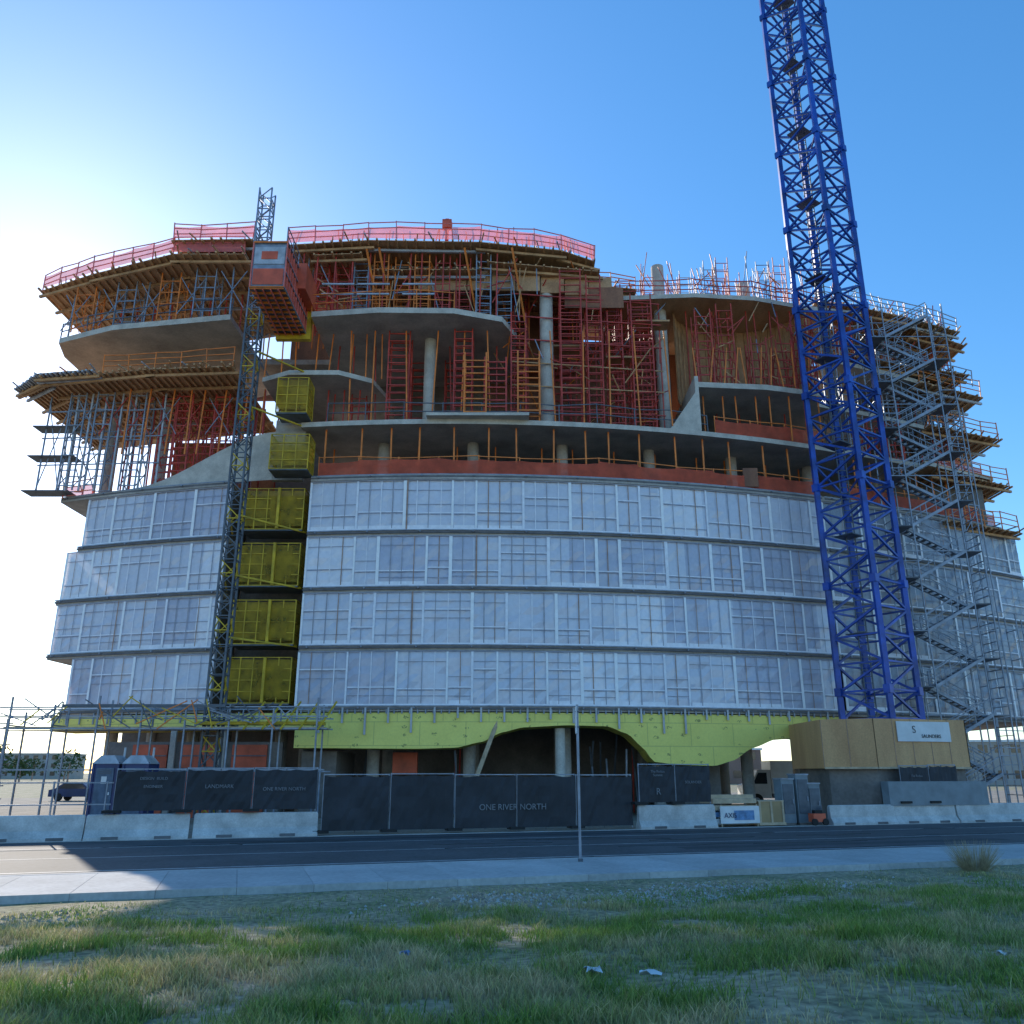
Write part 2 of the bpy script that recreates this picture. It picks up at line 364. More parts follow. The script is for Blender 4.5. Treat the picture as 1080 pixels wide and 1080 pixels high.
# ------------------------------------------------------------ formwork decks
fw=MB()
def along(pts,step):
    out=[]
    for (a,b) in zip(pts,pts[1:]):
        L_=math.hypot(b[0]-a[0],b[1]-a[1]); n=max(1,int(L_/step))
        for i in range(n): out.append((a[0]+(b[0]-a[0])*i/n,a[1]+(b[1]-a[1])*i/n))
    out.append(pts[-1]); return out
def deck(pts,depth,z,joist=.55,kj='joist',overh=.35,th=.05):
    poly=list(pts)+[(pts[-1][0],pts[-1][1]+depth),(pts[0][0],pts[0][1]+depth)]
    fw.prism(poly,z-th,z,'ply')
    for (x,y) in along(pts,joist):
        fw.beam((x+R(-.04,.04),y-R(.1,overh+.15),z-th-.1),(x+R(-.04,.04),y+depth-.1,z-th-.1),.11,kj)
    for (x,y) in along(pts,1.3):
        if R(0,1)<.6:
            a=R(-.5,.5); L_=R(.5,1.3); o=R(.2,1.2)
            fw.beam((x,y+o,z+.05),(x+a,y-L_*.6,z+.07+R(0,.12)),.07,random.choice(['joist','alu','orange','pinkwood']))
    for d in frange(.5,depth-.5,1.9):
        for a,b in zip(pts,pts[1:]):
            e=R(-.25,.25)
            fw.beam((a[0]-.3,a[1]+d+e,z-th-.27),(b[0]+.3,b[1]+d+e,z-th-.27),.16,random.choice(['alu','joist','joist']))
rl=MB()
def rail(pts,z,h=1.15,k='orange',net=None,step=1.6,lean=.08,nrail=3):
    ps=along(pts,step)
    tops=[]
    for (x,y) in ps:
        t=(x+R(-lean,lean),y-R(0,lean*2),z+h+R(-.05,.2)); rl.beam((x,y,z-.1),t,.055,k); tops.append(t)
    for j in range(nrail):
        f=(j+1)/nrail
        for (a,ta),(b,tb) in zip(zip(ps,tops),zip(ps[1:],tops[1:])):
            A=(a[0]+(ta[0]-a[0])*f,a[1]+(ta[1]-a[1])*f,z+(ta[2]-z)*f*.95+R(-.03,.03)); B=(b[0]+(tb[0]-b[0])*f,b[1]+(tb[1]-b[1])*f,z+(tb[2]-z)*f*.95+R(-.03,.03))
            rl.beam(A,B,.05,k)
    if net:
        for (a,ta),(b,tb) in zip(zip(ps,tops),zip(ps[1:],tops[1:])):
            h1=R(.74,.95);h2=R(.74,.95)
            n=4; 
            for q in range(n):
                t0=q/n; t1=(q+1)/n
                def P(t,top):
                    x=a[0]+(b[0]-a[0])*t; y=a[1]+(b[1]-a[1])*t
                    zz=z+(h*(h1+(h2-h1)*t)-.06*math.sin(math.pi*t) if top else .03)
                    return (x,y-.06,zz)
                rl.quad(P(t0,0),P(t1,0),P(t1,1),P(t0,1),net)
tl=[(-31.0,48.8),(-26.8,46.9),(-20.8,44.7),(-16.4,44.7)]
deck(tl,10,32.75)
rail(tl,32.8,1.1,'redpale','netpink',1.5)
deck([(-20.8,44.5),(-15.9,44.4)],7,33.6)
rail([(-20.8,44.5),(-15.9,44.4)],33.65,1.0,'redpale','netpink')
tm=[(-14.2,46.0),(-9,45.5),(-2,45.7),(3.2,46.6),(5.4,47.8)]
deck(tm,9,34.3)
rail(tm,34.35,1.1,'redpale','netpink',1.6)
deck([(-1.5,46.3),(5.6,47.4)],6,33.3,.5)
deck([(-12.5,46.2),(-9.5,46.0)],5,33.7)
deck([(-9.0,46.6),(-2.0,46.6)],5,32.9,.5)
for x in frange(-6,5,1.6): fw.box(x,x+1.5,47.3+max(0,x)*.15,47.4+max(0,x)*.15,31.8,33.2,'ply')
fw.box(3.4,7.2,47.9,48.0,30.9,32.4,'ply_dark')
deck([(5.0,48.6),(8.2,49.2)],7,33.1)
rail([(5.0,48.6),(8.2,49.2)],33.1,.9,'orange')
ll=[(-31.2,49.6),(-29,47.6),(-22,46.2),(-16.8,45.8)]
deck(ll,10,25.7,.42,'joist',.7)
deck([(-31.6,49.0),(-29.2,47.0),(-25.5,46.4)],1.2,25.78,.3,'alu',.1)
rail([(-25,46.6),(-16.8,45.8)],25.7,1.1,'orange')
rt=[(20.8,50.8),(24,51.6),(28,53.0),(32.6,55.0)]
deck(rt,8,33.2)
rail(rt,33.2,1.1,'galv',None)
deck([(28.6,53.0),(33.0,55.2)],6,32.2)
deck([(22,51.6),(32.6,54.8)],5,29.6,.6)
for (a,z) in (([(28.5,53.6),(34.2,56.2)],28.5),([(28.6,53.4),(34.8,56.0)],25.1),([(28.6,53.2),(35.2,56.4)],21.7),([(29,53.6),(35.6,56.8)],18.4)):
    deck(a,5,z,.6); rail(a,z,1.1,'orange',None)
rail([(22,50.9),(33.2,55.3)],29,1.1,'galv',None)
rail([(6.8,49),(12,48.7),(16,49.1),(21,50.5)],32.4,1.0,'red',None,1.4)
fw.build('formwork_decks',bld)

rail([fp(x,.05)[:2] for x in frange(-11.3,19.2,2.4)],18.8,1.1,'orange','net',2.2,.02,2)
rail([fp(x,.05)[:2] for x in frange(12.5,19.6,2.3)],22.2,1.1,'orange','net',2.0,.02,2)
rail([fp(x,.1)[:2] for x in frange(-11.,12,2.4)],22.2,1.15,'galv_dark',None,2.4,.03,2)
rail([(-12.2,45.4),(-8,44.9),(-3.5,45)],29.08,1.15,'orange',None,2.2,.05,2)
rail([(-29.2,48.7),(-25,47.0),(-17.2,45.7)],29.08,1.1,'galv_dark',None,2.2,.05,2)
rail([fp(x,.05)[:2] for x in frange(21,34,2.4)],18.8,1.1,'orange','net',2.2,.02,2)
rail([fp(x,.05)[:2] for x in frange(29,33.5,2.2)],22.2,1.1,'orange','net',2.2,.02,2)
rail([(-28.2,50.2),(-26,49.7)],18.8,.9,'orange','netpink',1.2)
rl.build('guardrails_and_netting',bld)

# ------------------------------------------------------------ shoring
so=MB()
def tower(x,y,z0,z1,k,w=1.2,d=1.2,th=.065,lad=.5,brace=True):
    a=R(-.08,.08)
    c=[(x-w/2,y-d/2+a),(x+w/2,y-d/2),(x+w/2,y+d/2+a),(x-w/2,y+d/2)]
    for p in c: so.beam((*p,z0),(*p,z1),th,k)
    z=z0+.3
    while z<z1-.15:
        so.beam((*c[0],z),(*c[1],z),th*.75,k); so.beam((*c[3],z),(*c[2],z),th*.75,k); z+=lad
    if brace:
        z=z0+.2
        while z<z1-1.2:
            for p,q in((0,3),(1,2)):
                so.beam((*c[p],z),(*c[q],z+1.3),th*.6,k); so.beam((*c[q],z),(*c[p],z+1.3),th*.6,k)
            z+=1.5
def xbr(x0,x1,y,z0,z1,k,th=.05):
    so.beam((x0,y,z0),(x1,y,z1),th,k); so.beam((x1,y,z0),(x0,y,z1),th,k)
def posts(x0,x1,y,z0,z1,k,step=1.2,th=.075,jit=.12,lean=.05):
    for x in frange(x0,x1,step):
        xx=x+R(-jit,jit); so.beam((xx,y(xx) if callable(y) else y,z0),(xx+R(-lean,lean),y(xx) if callable(y) else y,z1),th,k)
posts(-11,19.3,lambda x:yf(x)+.35,18.8,21.9,'orange',1.9,.095,.3)
posts(-11,19.3,lambda x:yf(x)+3.5,18.8,21.9,'orange',2.6,.08,.3)
posts(12.3,19.6,49.2,22.2,25.3,'orange',1.0,.08)
posts(12.3,19.6,52,22.2,25.3,'red',1.4,.08)
for x in(-6.6,-3.2,1.5,8.2,14.1): so.box(x,x+.9,48.4,48.5,18.9,20.1,'ply_dark')
for x,y,z0,z1 in [(-7.0,47.6,22.2,28.7),(-6.2,51.5,22.2,28.7),(-3.0,47.3,22.2,28.7),(-3.8,51.5,22.2,28.7),(.6,50.5,22.2,33),(.4,47.0,22.2,29.6),
                 (3.7,47.6,22.2,33.2),(3.4,52,22.2,33.2),(5.2,48.0,22.2,33.0),(6.6,48.8,22.2,32.8),(8.3,48.6,22.2,32),(7.4,51.2,22.2,32),
                 (9.2,51.5,22.2,32),(-9.8,49.6,22.2,25.2)]:
    tower(x,y,z0,z1,'red',random.choice([.9,1.1,1.3]),1.2,.08)
for x,y in [(-2.2,46.3),(1.0,46.1)]:
    tower(x,y,22.4,26.6,'orange',1.3,.9,.09,.42)
tower(-1.0,46.5,22.4,26.4,'red',1.3,.9,.10,.42)
posts(-10,9.5,46.8,22.2,28.6,'orange',1.7,.08,.4,.3)
posts(0,9.5,49.5,22.2,32.6,'red',.9,.075,.3,.3)
posts(-11.5,-1,49,22.2,28.7,'red',1.6,.075,.3,.3)
for _ in range(52):
    x=R(-1,9.6); z=R(22.5,31); so.beam((x,R(46.8,51),z),(x+R(-1.8,1.8),R(46.8,51),z+R(.4,2.2)),.06,random.choice(['red','joist','orange','galv']))
for z in frange(23.5,31.5,1.6): so.beam((0,47.2,z),(9.6,48.4,z+R(-.1,.1)),.07,random.choice(['red','joist']))
for x,z in((-2.5,29.2),(2.5,28.4),(6,27.6),(8,30.2),(4,31.5)): so.box(x,x+2.2,48.4,49.6,z,z+.12,'joist')
for x in (12.4,13.9,16.0,17.6,19.0): tower(x,49.3+R(-.1,.4),25.6,R(29,32.1),'red',1.0,1.1,.07,.6)
posts(11.8,19.8,50.4,25.6,32.1,'red',.8,.07,.2,.3)
posts(11.8,19.6,48.6,25.6,28.4,'orange',.8,.07,.1,.4)
for _ in range(24):
    x=R(12,19.5); z=R(26,31); so.beam((x,48.9,z),(x+R(-1.4,1.4),49.2,z+R(.3,1.6)),.055,random.choice(['red','joist','galv']))
for x in frange(-13.5,-.5,1.25): 
    tower(x,47.3+R(-.3,.5),29.08,33.95,random.choice(['red','red','galv','orange']),.9,1.1,.07)
posts(-14,4,50,29.08,34,'orange',.9,.08,.3,.1)
posts(-13.5,-1,46.4,29.08,34,'red',1.1,.08,.3,.1)
for _ in range(30):
    x=R(-13.5,3); so.beam((x,46.6,R(29.2,32)),(x+R(-1.6,1.6),46.8,R(31,33.9)),.06,random.choice(['red','joist','galv']))
for x in (-11.8,-9.6,-6.8): 
    so.beam((x,45.8,30.6),(x+2,45.8,30.6),.1,'alu'); so.beam((x,45.8,31.3),(x+2,45.8,31.3),.1,'alu')
for x in(-9.2,-8.4,-3,0): so.beam((x,45.9,34),(x+.9,47.5,29.2),.1,'orange')
for x in (-27.5,-24.6,-21.4,-19.0): tower(x,48.4-(x+28)*.22+R(-.2,.3),29.08,32.4,random.choice(['galv','galv','orange']),1.2,1.2,.065,.8)
posts(-29,-17.5,lambda x:48.9-(x+29)*.28,29.08,32.4,'galv',1.9,.08,.3,.1)
posts(-28,-17.5,lambda x:51-(x+29)*.2,29.08,32.4,'red',1.3,.08,.3,.1)
posts(-28,-17.5,53.5,29.08,32.4,'joist',.9,.08,.3,.1)
for x in frange(-29,-18,2.7): xbr(x,x+1.6,48.2-(x+29)*.25,29.4,32.0,'galv',.05)
for x in (-27.4,-25.6,-23.6): tower(x,49.3+R(-.1,.2),18.8,25.3,'galv',1.0,1.2,.08,1.0)
for x in frange(-21.8,-17.2,1.1): tower(x,49.6+R(-.2,1.2),18.8,25.3,'red',.9,1.2,.08,.5)
posts(-27.4,-22,48.9,18.8,25.3,'alu',.95,.10,.1,.05)
posts(-27,-15.5,51.5,18.8,25.4,'red',.8,.08,.2,.15)
posts(-24,-15.5,48.4,21,25.4,'orange',1.2,.08,.3,.2)
for x in frange(-27.5,-17.5,1.6): xbr(x,x+1.5,48.8,22.5,25,random.choice(['galv','red']),.05)
for z in (20.6,22.4,24.2): so.beam((-29.6,49.3,z),(-21.8,48.8,z),.07,'galv')
for x in (-29.6,-28.2): 
    so.beam((x,49.6,18.9),(x,49.6,25.4),.08,'galv')
for z in (18.9,21.2,23.2): so.box(-30.3,-27.4,49.2,50.4,z,z+.06,'galv_dark')
xbr(-29.6,-28.2,49.5,19,25,'galv')
posts(-15.3,-8.2,47.4,25.6,28.7,'orange',1.0,.07,.2,.2)
posts(-15.5,-9.5,48.4,22.2,25.3,'red',1.0,.08,.2,.1)
for x in [8.6,9.4,11.2,12.1,13.3,14.2,15.0,17.0,18.2,19.4]:
    tower(x,50.2+R(-.6,1.6),32.4,32.4+R(1.6,3.6),random.choice(['redpale','redpale','galv','alu']),.8,.8,.05,.65)
for _ in range(46):
    x=R(8.4,20.4); y=R(49.2,52.5); so.beam((x,y,32.4+R(0,1.5)),(x+R(-1.3,1.3),y,32.4+R(1.8,3.9)),.05,random.choice(['redpale','red','orange','galv','alu']))
for x in frange(16.5,20.8,.35): so.beam((x,50.6,32.4),(x+.1,50.6,34.4),.035,'galv')
so.beam((-4.2,46.6,34.3),(-4.2,46.6,36.6),.22,'red'); so.box(-4.5,-3.9,46.4,46.8,35.9,36.5,'red_panel')
for _ in range(34):
    x=R(-14,5.5); y=46.4+max(0,x)*.3; so.beam((x,y,34.3),(x+R(-.3,.3),y,34.3+R(.8,1.6)),.055,random.choice(['redpale','orange','galv']))
for _ in range(20):
    x=R(-30,-17); y=49-(x+30)*.25; so.beam((x,y,32.8),(x+R(-.2,.2),y,32.8+R(.8,1.5)),.055,random.choice(['redpale','orange','galv']))
for _ in range(24):
    x=R(21,32); so.beam((x,yf(x),33.2),(x+R(-.5,.5),yf(x),33.2+R(.8,2.0)),.05,random.choice(['redpale','alu','galv']))
for z0,z1 in((22.2,25.2),(25.6,28.6),(29,32.1)):
    for x in frange(21.5,32,1.5): tower(x,yf(x)+.8+R(0,.8),z0,z1,random.choice(['galv','red','galv','galv_dark']),1.0,1.1,.065)
posts(21,32.5,lambda x:yf(x)+.3,18.8,21.8,'orange',1.3,.08)
posts(21,32,lambda x:yf(x)+2,22.2,32,'red',1.3,.08)
for _ in range(50):
    x=R(22,32); z=R(29,34); so.beam((x,yf(x)-.1,z),(x+R(-1.5,1.5),yf(x)+.4,z+R(.2,1.8)),.055,random.choice(['galv','galv','red','alu']))
so.build('shoring_towers',bld)

# ------------------------------------------------------------ scaffold stair tower
sc=empty('scaffold_stair_tower'); mb=MB()
X0,X1,Y0,Y1=23.6,28.6,49.6,51.2
for x in (X0,X0+1.0,X1-1.0,X1):
    for y in (Y0,Y1): mb.beam((x,y,0),(x,y,32.2),.07,'galv')
z=.6; k=0; ST=1.62
while z<31:
    for x in(X0,X1): 
        for q in(0,.5,1): mb.beam((x,Y0,z+q),(x,Y1,z+q),.045,'galv')
    up=(k%2==0)
    xa,xb=(X0+1,X1-1) if up else (X1-1,X0+1)
    ya,yb=(Y0+.05,Y0+.75) if up else (Y0+.85,Y1-.05)
    lx0,lx1=(X0,X0+1) if up else (X1-1,X1)
    mb.box(lx0,lx1,Y0,Y1,z-.05,z+.03,'galv_dark')
    mb.beam((lx0,Y0,z+1),(lx1,Y0,z+1),.045,'galv'); mb.beam((lx0,Y0,z+.5),(lx1,Y0,z+.5),.045,'galv')
    for y in(ya,yb):
        mb.beam((xa,y,z),(xb,y,z+ST),.17,'galv')
        mb.beam((xa,y,z+.95),(xb,y,z+ST+.95),.055,'galv'); mb.beam((xa,y,z+.5),(xb,y,z+ST+.5),.035,'galv')
        for i in range(4):
            t=i/3; mb.beam((xa+(xb-xa)*t,y,z+ST*t),(xa+(xb-xa)*t,y,z+ST*t+.95),.04,'galv')
    for i in range(9):
        t=(i+.5)/9; xx=xa+(xb-xa)*t; mb.box(xx-.13,xx+.13,ya,yb,z+ST*t-.02,z+ST*t+.02,'galv_dark')
    if k%3==0: mb.beam((X0,Y1,z),(X1,Y1,z+ST*2),.045,'galv'); mb.beam((X0,Y0,z),(X1,Y0,z),.05,'galv')
    z+=ST; k+=1
mb.build('stair_flights_and_standards',sc)
mb=MB()
for x in (29,30.6,32.2,33.8):
    for dy in (1.3,2.5): 
        mb.beam((x,yf(x)-dy,0),(x,yf(x)-dy,26 if x<31 else 12),.06,'galv')
    for z in frange(1.9,11,1.95): 
        mb.beam((x,yf(x)-2.5,z),(x,yf(x)-1.3,z),.05,'galv')
for z in frange(1.9,11,1.95):
    mb.beam((29,yf(29)-2.5,z),(33.8,yf(33.8)-2.5,z),.055,'galv'); mb.beam((29,yf(29)-2.5,z+1),(33.8,yf(33.8)-2.5,z+1),.045,'galv')
for z in frange(13,25,2): mb.beam((28.6,yf(29)-2.5,z),(30.6,yf(30.6)-2.5,z),.055,'galv'); mb.beam((29,yf(29)-2.5,z),(30.6,yf(30.6)-2.5,z+2),.045,'galv')
mb.build('adjoining_scaffold_bays',sc)

# ------------------------------------------------------------ tower crane
cr=empty('tower_crane'); mb=MB()
cx,cy,w=19.75,46.2,2.85; ang=math.radians(36)
def cc(i):
    a=ang+math.pi/4+i*math.pi/2; return (cx+w*.7071*math.cos(a),cy+w*.7071*math.sin(a))
C=[cc(i) for i in range(4)]
H=62
for p in C: mb.beam((*p,.5),(*p,H),.27,'blue')
zs=frange(.6,H,1.45)
for j,(z0,z1) in enumerate(zip(zs,zs[1:])):
    for i in range(4):
        p,q=C[i],C[(i+1)%4]
        mb.beam((*p,z0),(*q,z0),.10,'blue')
        if j%2==0: mb.beam((*p,z0),(*q,z1),.12,'blue')
        else: mb.beam((*q,z0),(*p,z1),.12,'blue')
    if j%4==0:
        for p in C: mb.obox((p[0],p[1],z0),(.19,.19,.22),ang,'blue')
        mb.beam((*C[0],z0),(*C[2],z0),.09,'blue')
lx,ly=cx-.4,cy+.2
for dx in(-.25,.25): mb.beam((lx+dx,ly,1),(lx+dx,ly,H),.06,'galv_dark')
z=1
while z<H: mb.beam((lx-.25,ly,z),(lx+.25,ly,z),.04,'galv_dark'); z+=.35
for z in frange(4,H-2,5.8): mb.obox((cx-.5,cy+.2,z),(w*.2,w*.2,.03),ang,'galv_dark')
mb.build('lattice_mast',cr)
mb=MB()
mb.beam((cx,cy,H),(cx,cy,H+1.2),3.0,'blue',16); mb.obox((cx-2,cy,H+2),(.8,.8,1.1),ang,'white')
d=Vector((.95,.30,0)); s=Vector((-.30,.95,0))
for L0,L1 in((-14,0),(0,46)):
    n=int((L1-L0)/2)
    for i in range(n):
        a=Vector((cx,cy,H+1.6))+d*(L0+2*i); b=a+d*2
        for sg in(-.7,.7): mb.beam(a+s*sg,b+s*sg,.14,'blue')
        mb.beam(a+Vector((0,0,1.6)),b+Vector((0,0,1.6)),.14,'blue')
        for sg in(-.7,.7): mb.beam(a+s*sg,a+d+Vector((0,0,1.6)),.08,'blue'); mb.beam(a+d+Vector((0,0,1.6)),b+s*sg,.08,'blue')
for q in(-13,-11.5): 
    c=Vector((cx,cy,H+.6))+d*q; mb.obox(c,(.5,.9,1.3),SA,'concrete')
mb.build('jib_and_slewing_unit',cr)

hb=empty('plywood_hoarding'); mb=MB()
hp=[(15.5,43.6),(17.7,42.5),(23.0,44.1),(23.0,49.0),(15.5,48.6)]
mb.prism(hp,2.5,4.85,'plywood')
mb.prism([(15.8,43.9),(17.8,42.8),(22.8,44.3),(22.8,48.8),(15.8,48.4)],0,2.5,'conc_dark')
for a,b in zip(hp[:3],hp[1:3]+[hp[3]]):
    for t in frange(0,1,1.22/max(1.3,math.hypot(b[0]-a[0],b[1]-a[1]))):
        x=a[0]+(b[0]-a[0])*t; y=a[1]+(b[1]-a[1])*t; mb.beam((x,y-.01,2.5),(x,y-.01,4.85),.02,'stud_brown')
mb.beam((hp[0][0],hp[0][1]-.02,2.52),(hp[1][0],hp[1][1]-.02,2.52),.1,'pinkwood'); mb.beam((hp[1][0],hp[1][1]-.02,2.52),(hp[2][0],hp[2][1]-.02,2.52),.1,'pinkwood')
hA=math.atan2(1.6,5.3)
def hpos(t,o=.06): return (17.7+t*math.cos(hA)+o*math.sin(hA),42.5+t*math.sin(hA)-o*math.cos(hA))
c=hpos(2.9); mb.obox((c[0],c[1],4.25),(1.6,.02,.48),hA,'white')
c=hpos(2.8,.4); mb.obox((c[0],c[1],1.35),(2.9,.25,.55),hA,'grey')
mb.build('hoarding_box',hb)

def text(s,size,loc,rz,k,parent,name='lettering'):
    cu=bpy.data.curves.new(name,'FONT'); cu.body=s; cu.size=size; cu.align_x='CENTER'; cu.extrude=.004
    o=bpy.data.objects.new(name,cu); scene.collection.objects.link(o)
    dg=bpy.context.evaluated_depsgraph_get(); me=bpy.data.meshes.new_from_object(o.evaluated_get(dg)); bpy.data.objects.remove(o)
    o=bpy.data.objects.new(name,me); scene.collection.objects.link(o); me.materials.clear(); me.materials.append(M[k])
    o.location=loc; o.rotation_euler=(math.pi/2,0,rz); o.parent=parent; return o
c=hpos(3.3,.10); text('SAUNDERS',.24,(c[0],c[1],3.95),hA,'screen',hb)
c=hpos(2.3,.10); text('S',.5,(c[0],c[1],4.18),hA,'galv_dark',hb)

# ------------------------------------------------------------ construction hoist
ho=empty('construction_hoist'); mb=MB()
hx,hy,hw=-15.0,43.6,.75
HC=[(hx-hw/2,hy-hw/2),(hx+hw/2,hy-hw/2),(hx+hw/2,hy+hw/2),(hx-hw/2,hy+hw/2)]
for p in HC:
    mb.beam((*p,.2),(*p,27.5),.10,'galv_dark'); mb.beam((*p,27.5),(*p,36.4),.08,'galv')
zs=frange(.3,36.4,.75)
for j,(a,b) in enumerate(zip(zs,zs[1:])):
    kk='galv' if a>27.5 else ('yellow' if j%4==0 else 'galv_dark')
    for i in range(4):
        p,q=HC[i],HC[(i+1)%4]; mb.beam((*p,a),(*q,a),.05,kk)
        mb.beam((*(p if j%2 else q),a),(*(q if j%2 else p),b),.05,kk)
for z in(9,12.3,15.6,22,25.5,29): 
    mb.beam((hx-.3,hy,z),(-16.4,47.6,z),.09,'yellow'); mb.beam((hx+.3,hy,z),(-12,47,z),.09,'yellow')
mb.build('hoist_mast',ho)
mb=MB()
ax,bx,ay,by,az,bz=-14.55,-12.65,40.9,46.0,28.0,30.9
mb.box(ax,bx,ay,by,az,az+.12,'galv_dark'); mb.box(ax,bx,ay,by,bz-.1,bz,'galv_dark')
mb.box(ax+.04,bx-.04,ay+.04,ay+.08,az+.12,bz-.1,'galv'); mb.box(ax+.1,bx-.1,ay,ay+.03,az+1.5,bz-.3,'alu'); mb.box(ax+.1,bx-.1,ay,ay+.03,az+.2,az+1.2,'red_panel')
mb.box(ax+.5,bx-.5,ay-.03,ay-.005,az+1.8,bz-.6,'red_panel')
mb.box(bx-.06,bx-.03,ay+.1,by-.05,az+.12,bz-.1,'red_panel'); mb.box(ax+.03,ax+.06,ay+.1,by-.05,az+.12,bz-.1,'red_panel')
for y in frange(ay,by,.5):
    mb.beam((bx,y,az),(bx,y,bz),.07,'redpale'); mb.beam((ax,y,az),(ax,y,bz),.07,'redpale')
    mb.beam((ax,y,az-.05),(bx,y,az-.05),.10,'orange')
for x in frange(ax+.3,bx-.3,.45): mb.beam((x,ay,az-.12),(x,by,az-.12),.07,'redpale')
for z in frange(az,bz,.9): mb.beam((bx+.02,ay,z),(bx+.02,by,z),.07,'galv')
for y,z in((ay,az),(ay,bz),(by,az),(by,bz)): mb.beam((ax,y,z),(bx,y,z),.1,'orange')
mb.box(bx,bx+.5,ay+2.5,by,bz-1.4,bz+.3,'red_panel')
for y in frange(ay,by,1.2):
    for x in (ax+.05,bx-.05): mb.beam((x,y,bz),(x,y,bz+1.0),.05,'galv')
for x in (ax+.05,bx-.05): mb.beam((x,ay,bz+1.0),(x,by,bz+1.0),.05,'galv'); mb.beam((x,ay,bz+.5),(x,by,bz+.5),.04,'galv')
mb.box(ax+.1,bx+.3,by,by+.35,az-.4,az+1.9,'yellow')
mb.build('hoist_car',ho)
mb=MB()
def landing(x0,x1,y0,y1,z0,z1):
    n=max(2,int((x1-x0)/.6))
    for y in(y0,y1):
        for x in frange(x0,x1,(x1-x0)/n): mb.beam((x,y,z0),(x,y,z1),.055,'yellow')
        for z in frange(z0,z1,.6): mb.beam((x0,y,z),(x1,y,z),.045,'yellow')
    for x in(x0,x1):
        for z in frange(z0,z1,.6): mb.beam((x,y0,z),(x,y1,z),.05,'yellow')
        mb.quad((x,y0,z0),(x,y1,z0),(x,y1,z1),(x,y0,z1),'yellow_alpha')
    mb.quad((x0,y0+.03,z0+.2),(x1,y0+.03,z0+.2),(x1,y0+.03,z1-.1),(x0,y0+.03,z1-.1),'yellow_alpha')
    mb.quad((x0,y1-.03,z0+.2),(x1,y1-.03,z0+.2),(x1,y1-.03,z1-.1),(x0,y1-.03,z1-.1),'yellow_alpha')
    mb.box(x0,x1,y0,y1,z0-.1,z0,'galv_dark')
for z in(5.9,9.1,12.4,15.7):
    landing(-15.6,-12.1,46.6,48.4,z,z+2.45); mb.box(-13.6,-13.45,46.4,46.5,z,z+2.45,'yellow')
    mb.quad((-14.0,46.56,z+.3),(-12.5,46.56,z+.3),(-12.5,46.56,z+2.0),(-14.0,46.56,z+2.0),'yellow_alpha')
landing(-13.9,-11.7,45.2,46.6,18.9,21.0); landing(-13.8,-12.0,45.2,46.6,22.4,24.6)
mb.build('hoist_landing_gates',ho)

# ------------------------------------------------------------ podium access scaffold
ps=empty('tube_scaffold'); mb=MB()
for x in frange(-24.5,-9.5,2.1):
    for y in(42.2,43.6):
        mb.beam((x,y,0),(x,y,R(5.2,5.9)),.075,'galv')
    mb.beam((x,42.2,4.5),(x,43.6,4.5),.06,'galv')
for y in(42.2,43.6):
    for z in(2.4,4.35,4.9,5.4): mb.beam((-25.4,y,z+R(-.05,.05)),(-9,y,z+R(-.05,.05)),.065,'galv')
mb.box(-24.8,-9.2,42.3,43.5,4.36,4.44,'pinkwood'); mb.box(-22,-14,42.1,42.25,5.35,5.5,'galv_dark')
for _ in range(34):
    x=R(-24.5,-10); mb.beam((x,42.15,R(4.3,4.9)),(x+R(-2.4,2.4),42.1,R(4.8,5.9)),.05,random.choice(['galv','galv','yellow','galv_dark','orange']))
for x in frange(-13,-9.4,.8): mb.beam((x,42.0,4.3),(x+.6,43.2,5.7),.07,'yellow')
mb.box(-15.5,-9.3,42.5,43.3,4.55,4.7,'yellow')
for x in frange(-34,-24.8,1.3):
    for y in(41.2,42.6): mb.beam((x,y,0),(x,y,R(4.2,5.2)),.07,'galv')
for z in(1.1,1.7,2.2,2.9,3.6,4.6): 
    mb.beam((-35,41.2,z),(-24.5,41.2,z),.06,'galv'); mb.beam((-35,42.6,z),(-24.5,42.6,z),.06,'galv')
for x in frange(-34,-26.5,3.6): xb=x+1.8; mb.beam((x,41.1,.5),(xb,41.1,4.4),.05,'galv')
mb.box(-34,-26,41.3,42.5,2.25,2.3,'pinkwood'); mb.box(-30,-26,44,44.1,.2,1.6,'red_panel')
mb.build('scaffold_tubes',ps)

# ------------------------------------------------------------ barriers and fences
def barrier(t0,t1,off,h=.85,z0=.02):
    e=MB(); L_=t1-t0
    pr=[(-.3,0),(.3,0),(.3,.08),(.13,.33),(.09,h-.03),(.06,h),(-.06,h),(-.09,h-.03),(-.13,.33),(-.3,.08)]
    n=len(pr); vs=[]
    ts=[t0+.02,t0+.06,t1-.06,t1-.02]
    for i,t in enumerate(ts):
        s_=.93 if i in(0,3) else 1
        for (o,z) in pr: vs.append(st(t,off+o*s_,z0+z*s_))
    fs=[]
    for i in range(3):
        for j in range(n): fs.append((i*n+j,(i+1)*n+j,(i+1)*n+(j+1)%n,i*n+(j+1)%n))
    fs+= [tuple(range(n)),tuple(range(3*n,4*n))[::-1]]
    e.add(vs,fs,'barrier')
    for q in (.25,.75):
        c=st(t0+L_*q,off-.304,z0+.06); e.obox(c,(.28,.012,.05),SA,'gap')
    o=e.build('concrete_barrier'); return o
for a,b in((-19.2,-15.7),(-15.7,-12.2),(-12.1,-7.6),(-24,-19.3)): barrier(a,b,.5+R(-.06,.06))
barrier(5.7,9.4,.35,.95); barrier(15.3,18.9,.4,.85); barrier(18.9,22.5,.46,.85); barrier(22.5,27,.4)
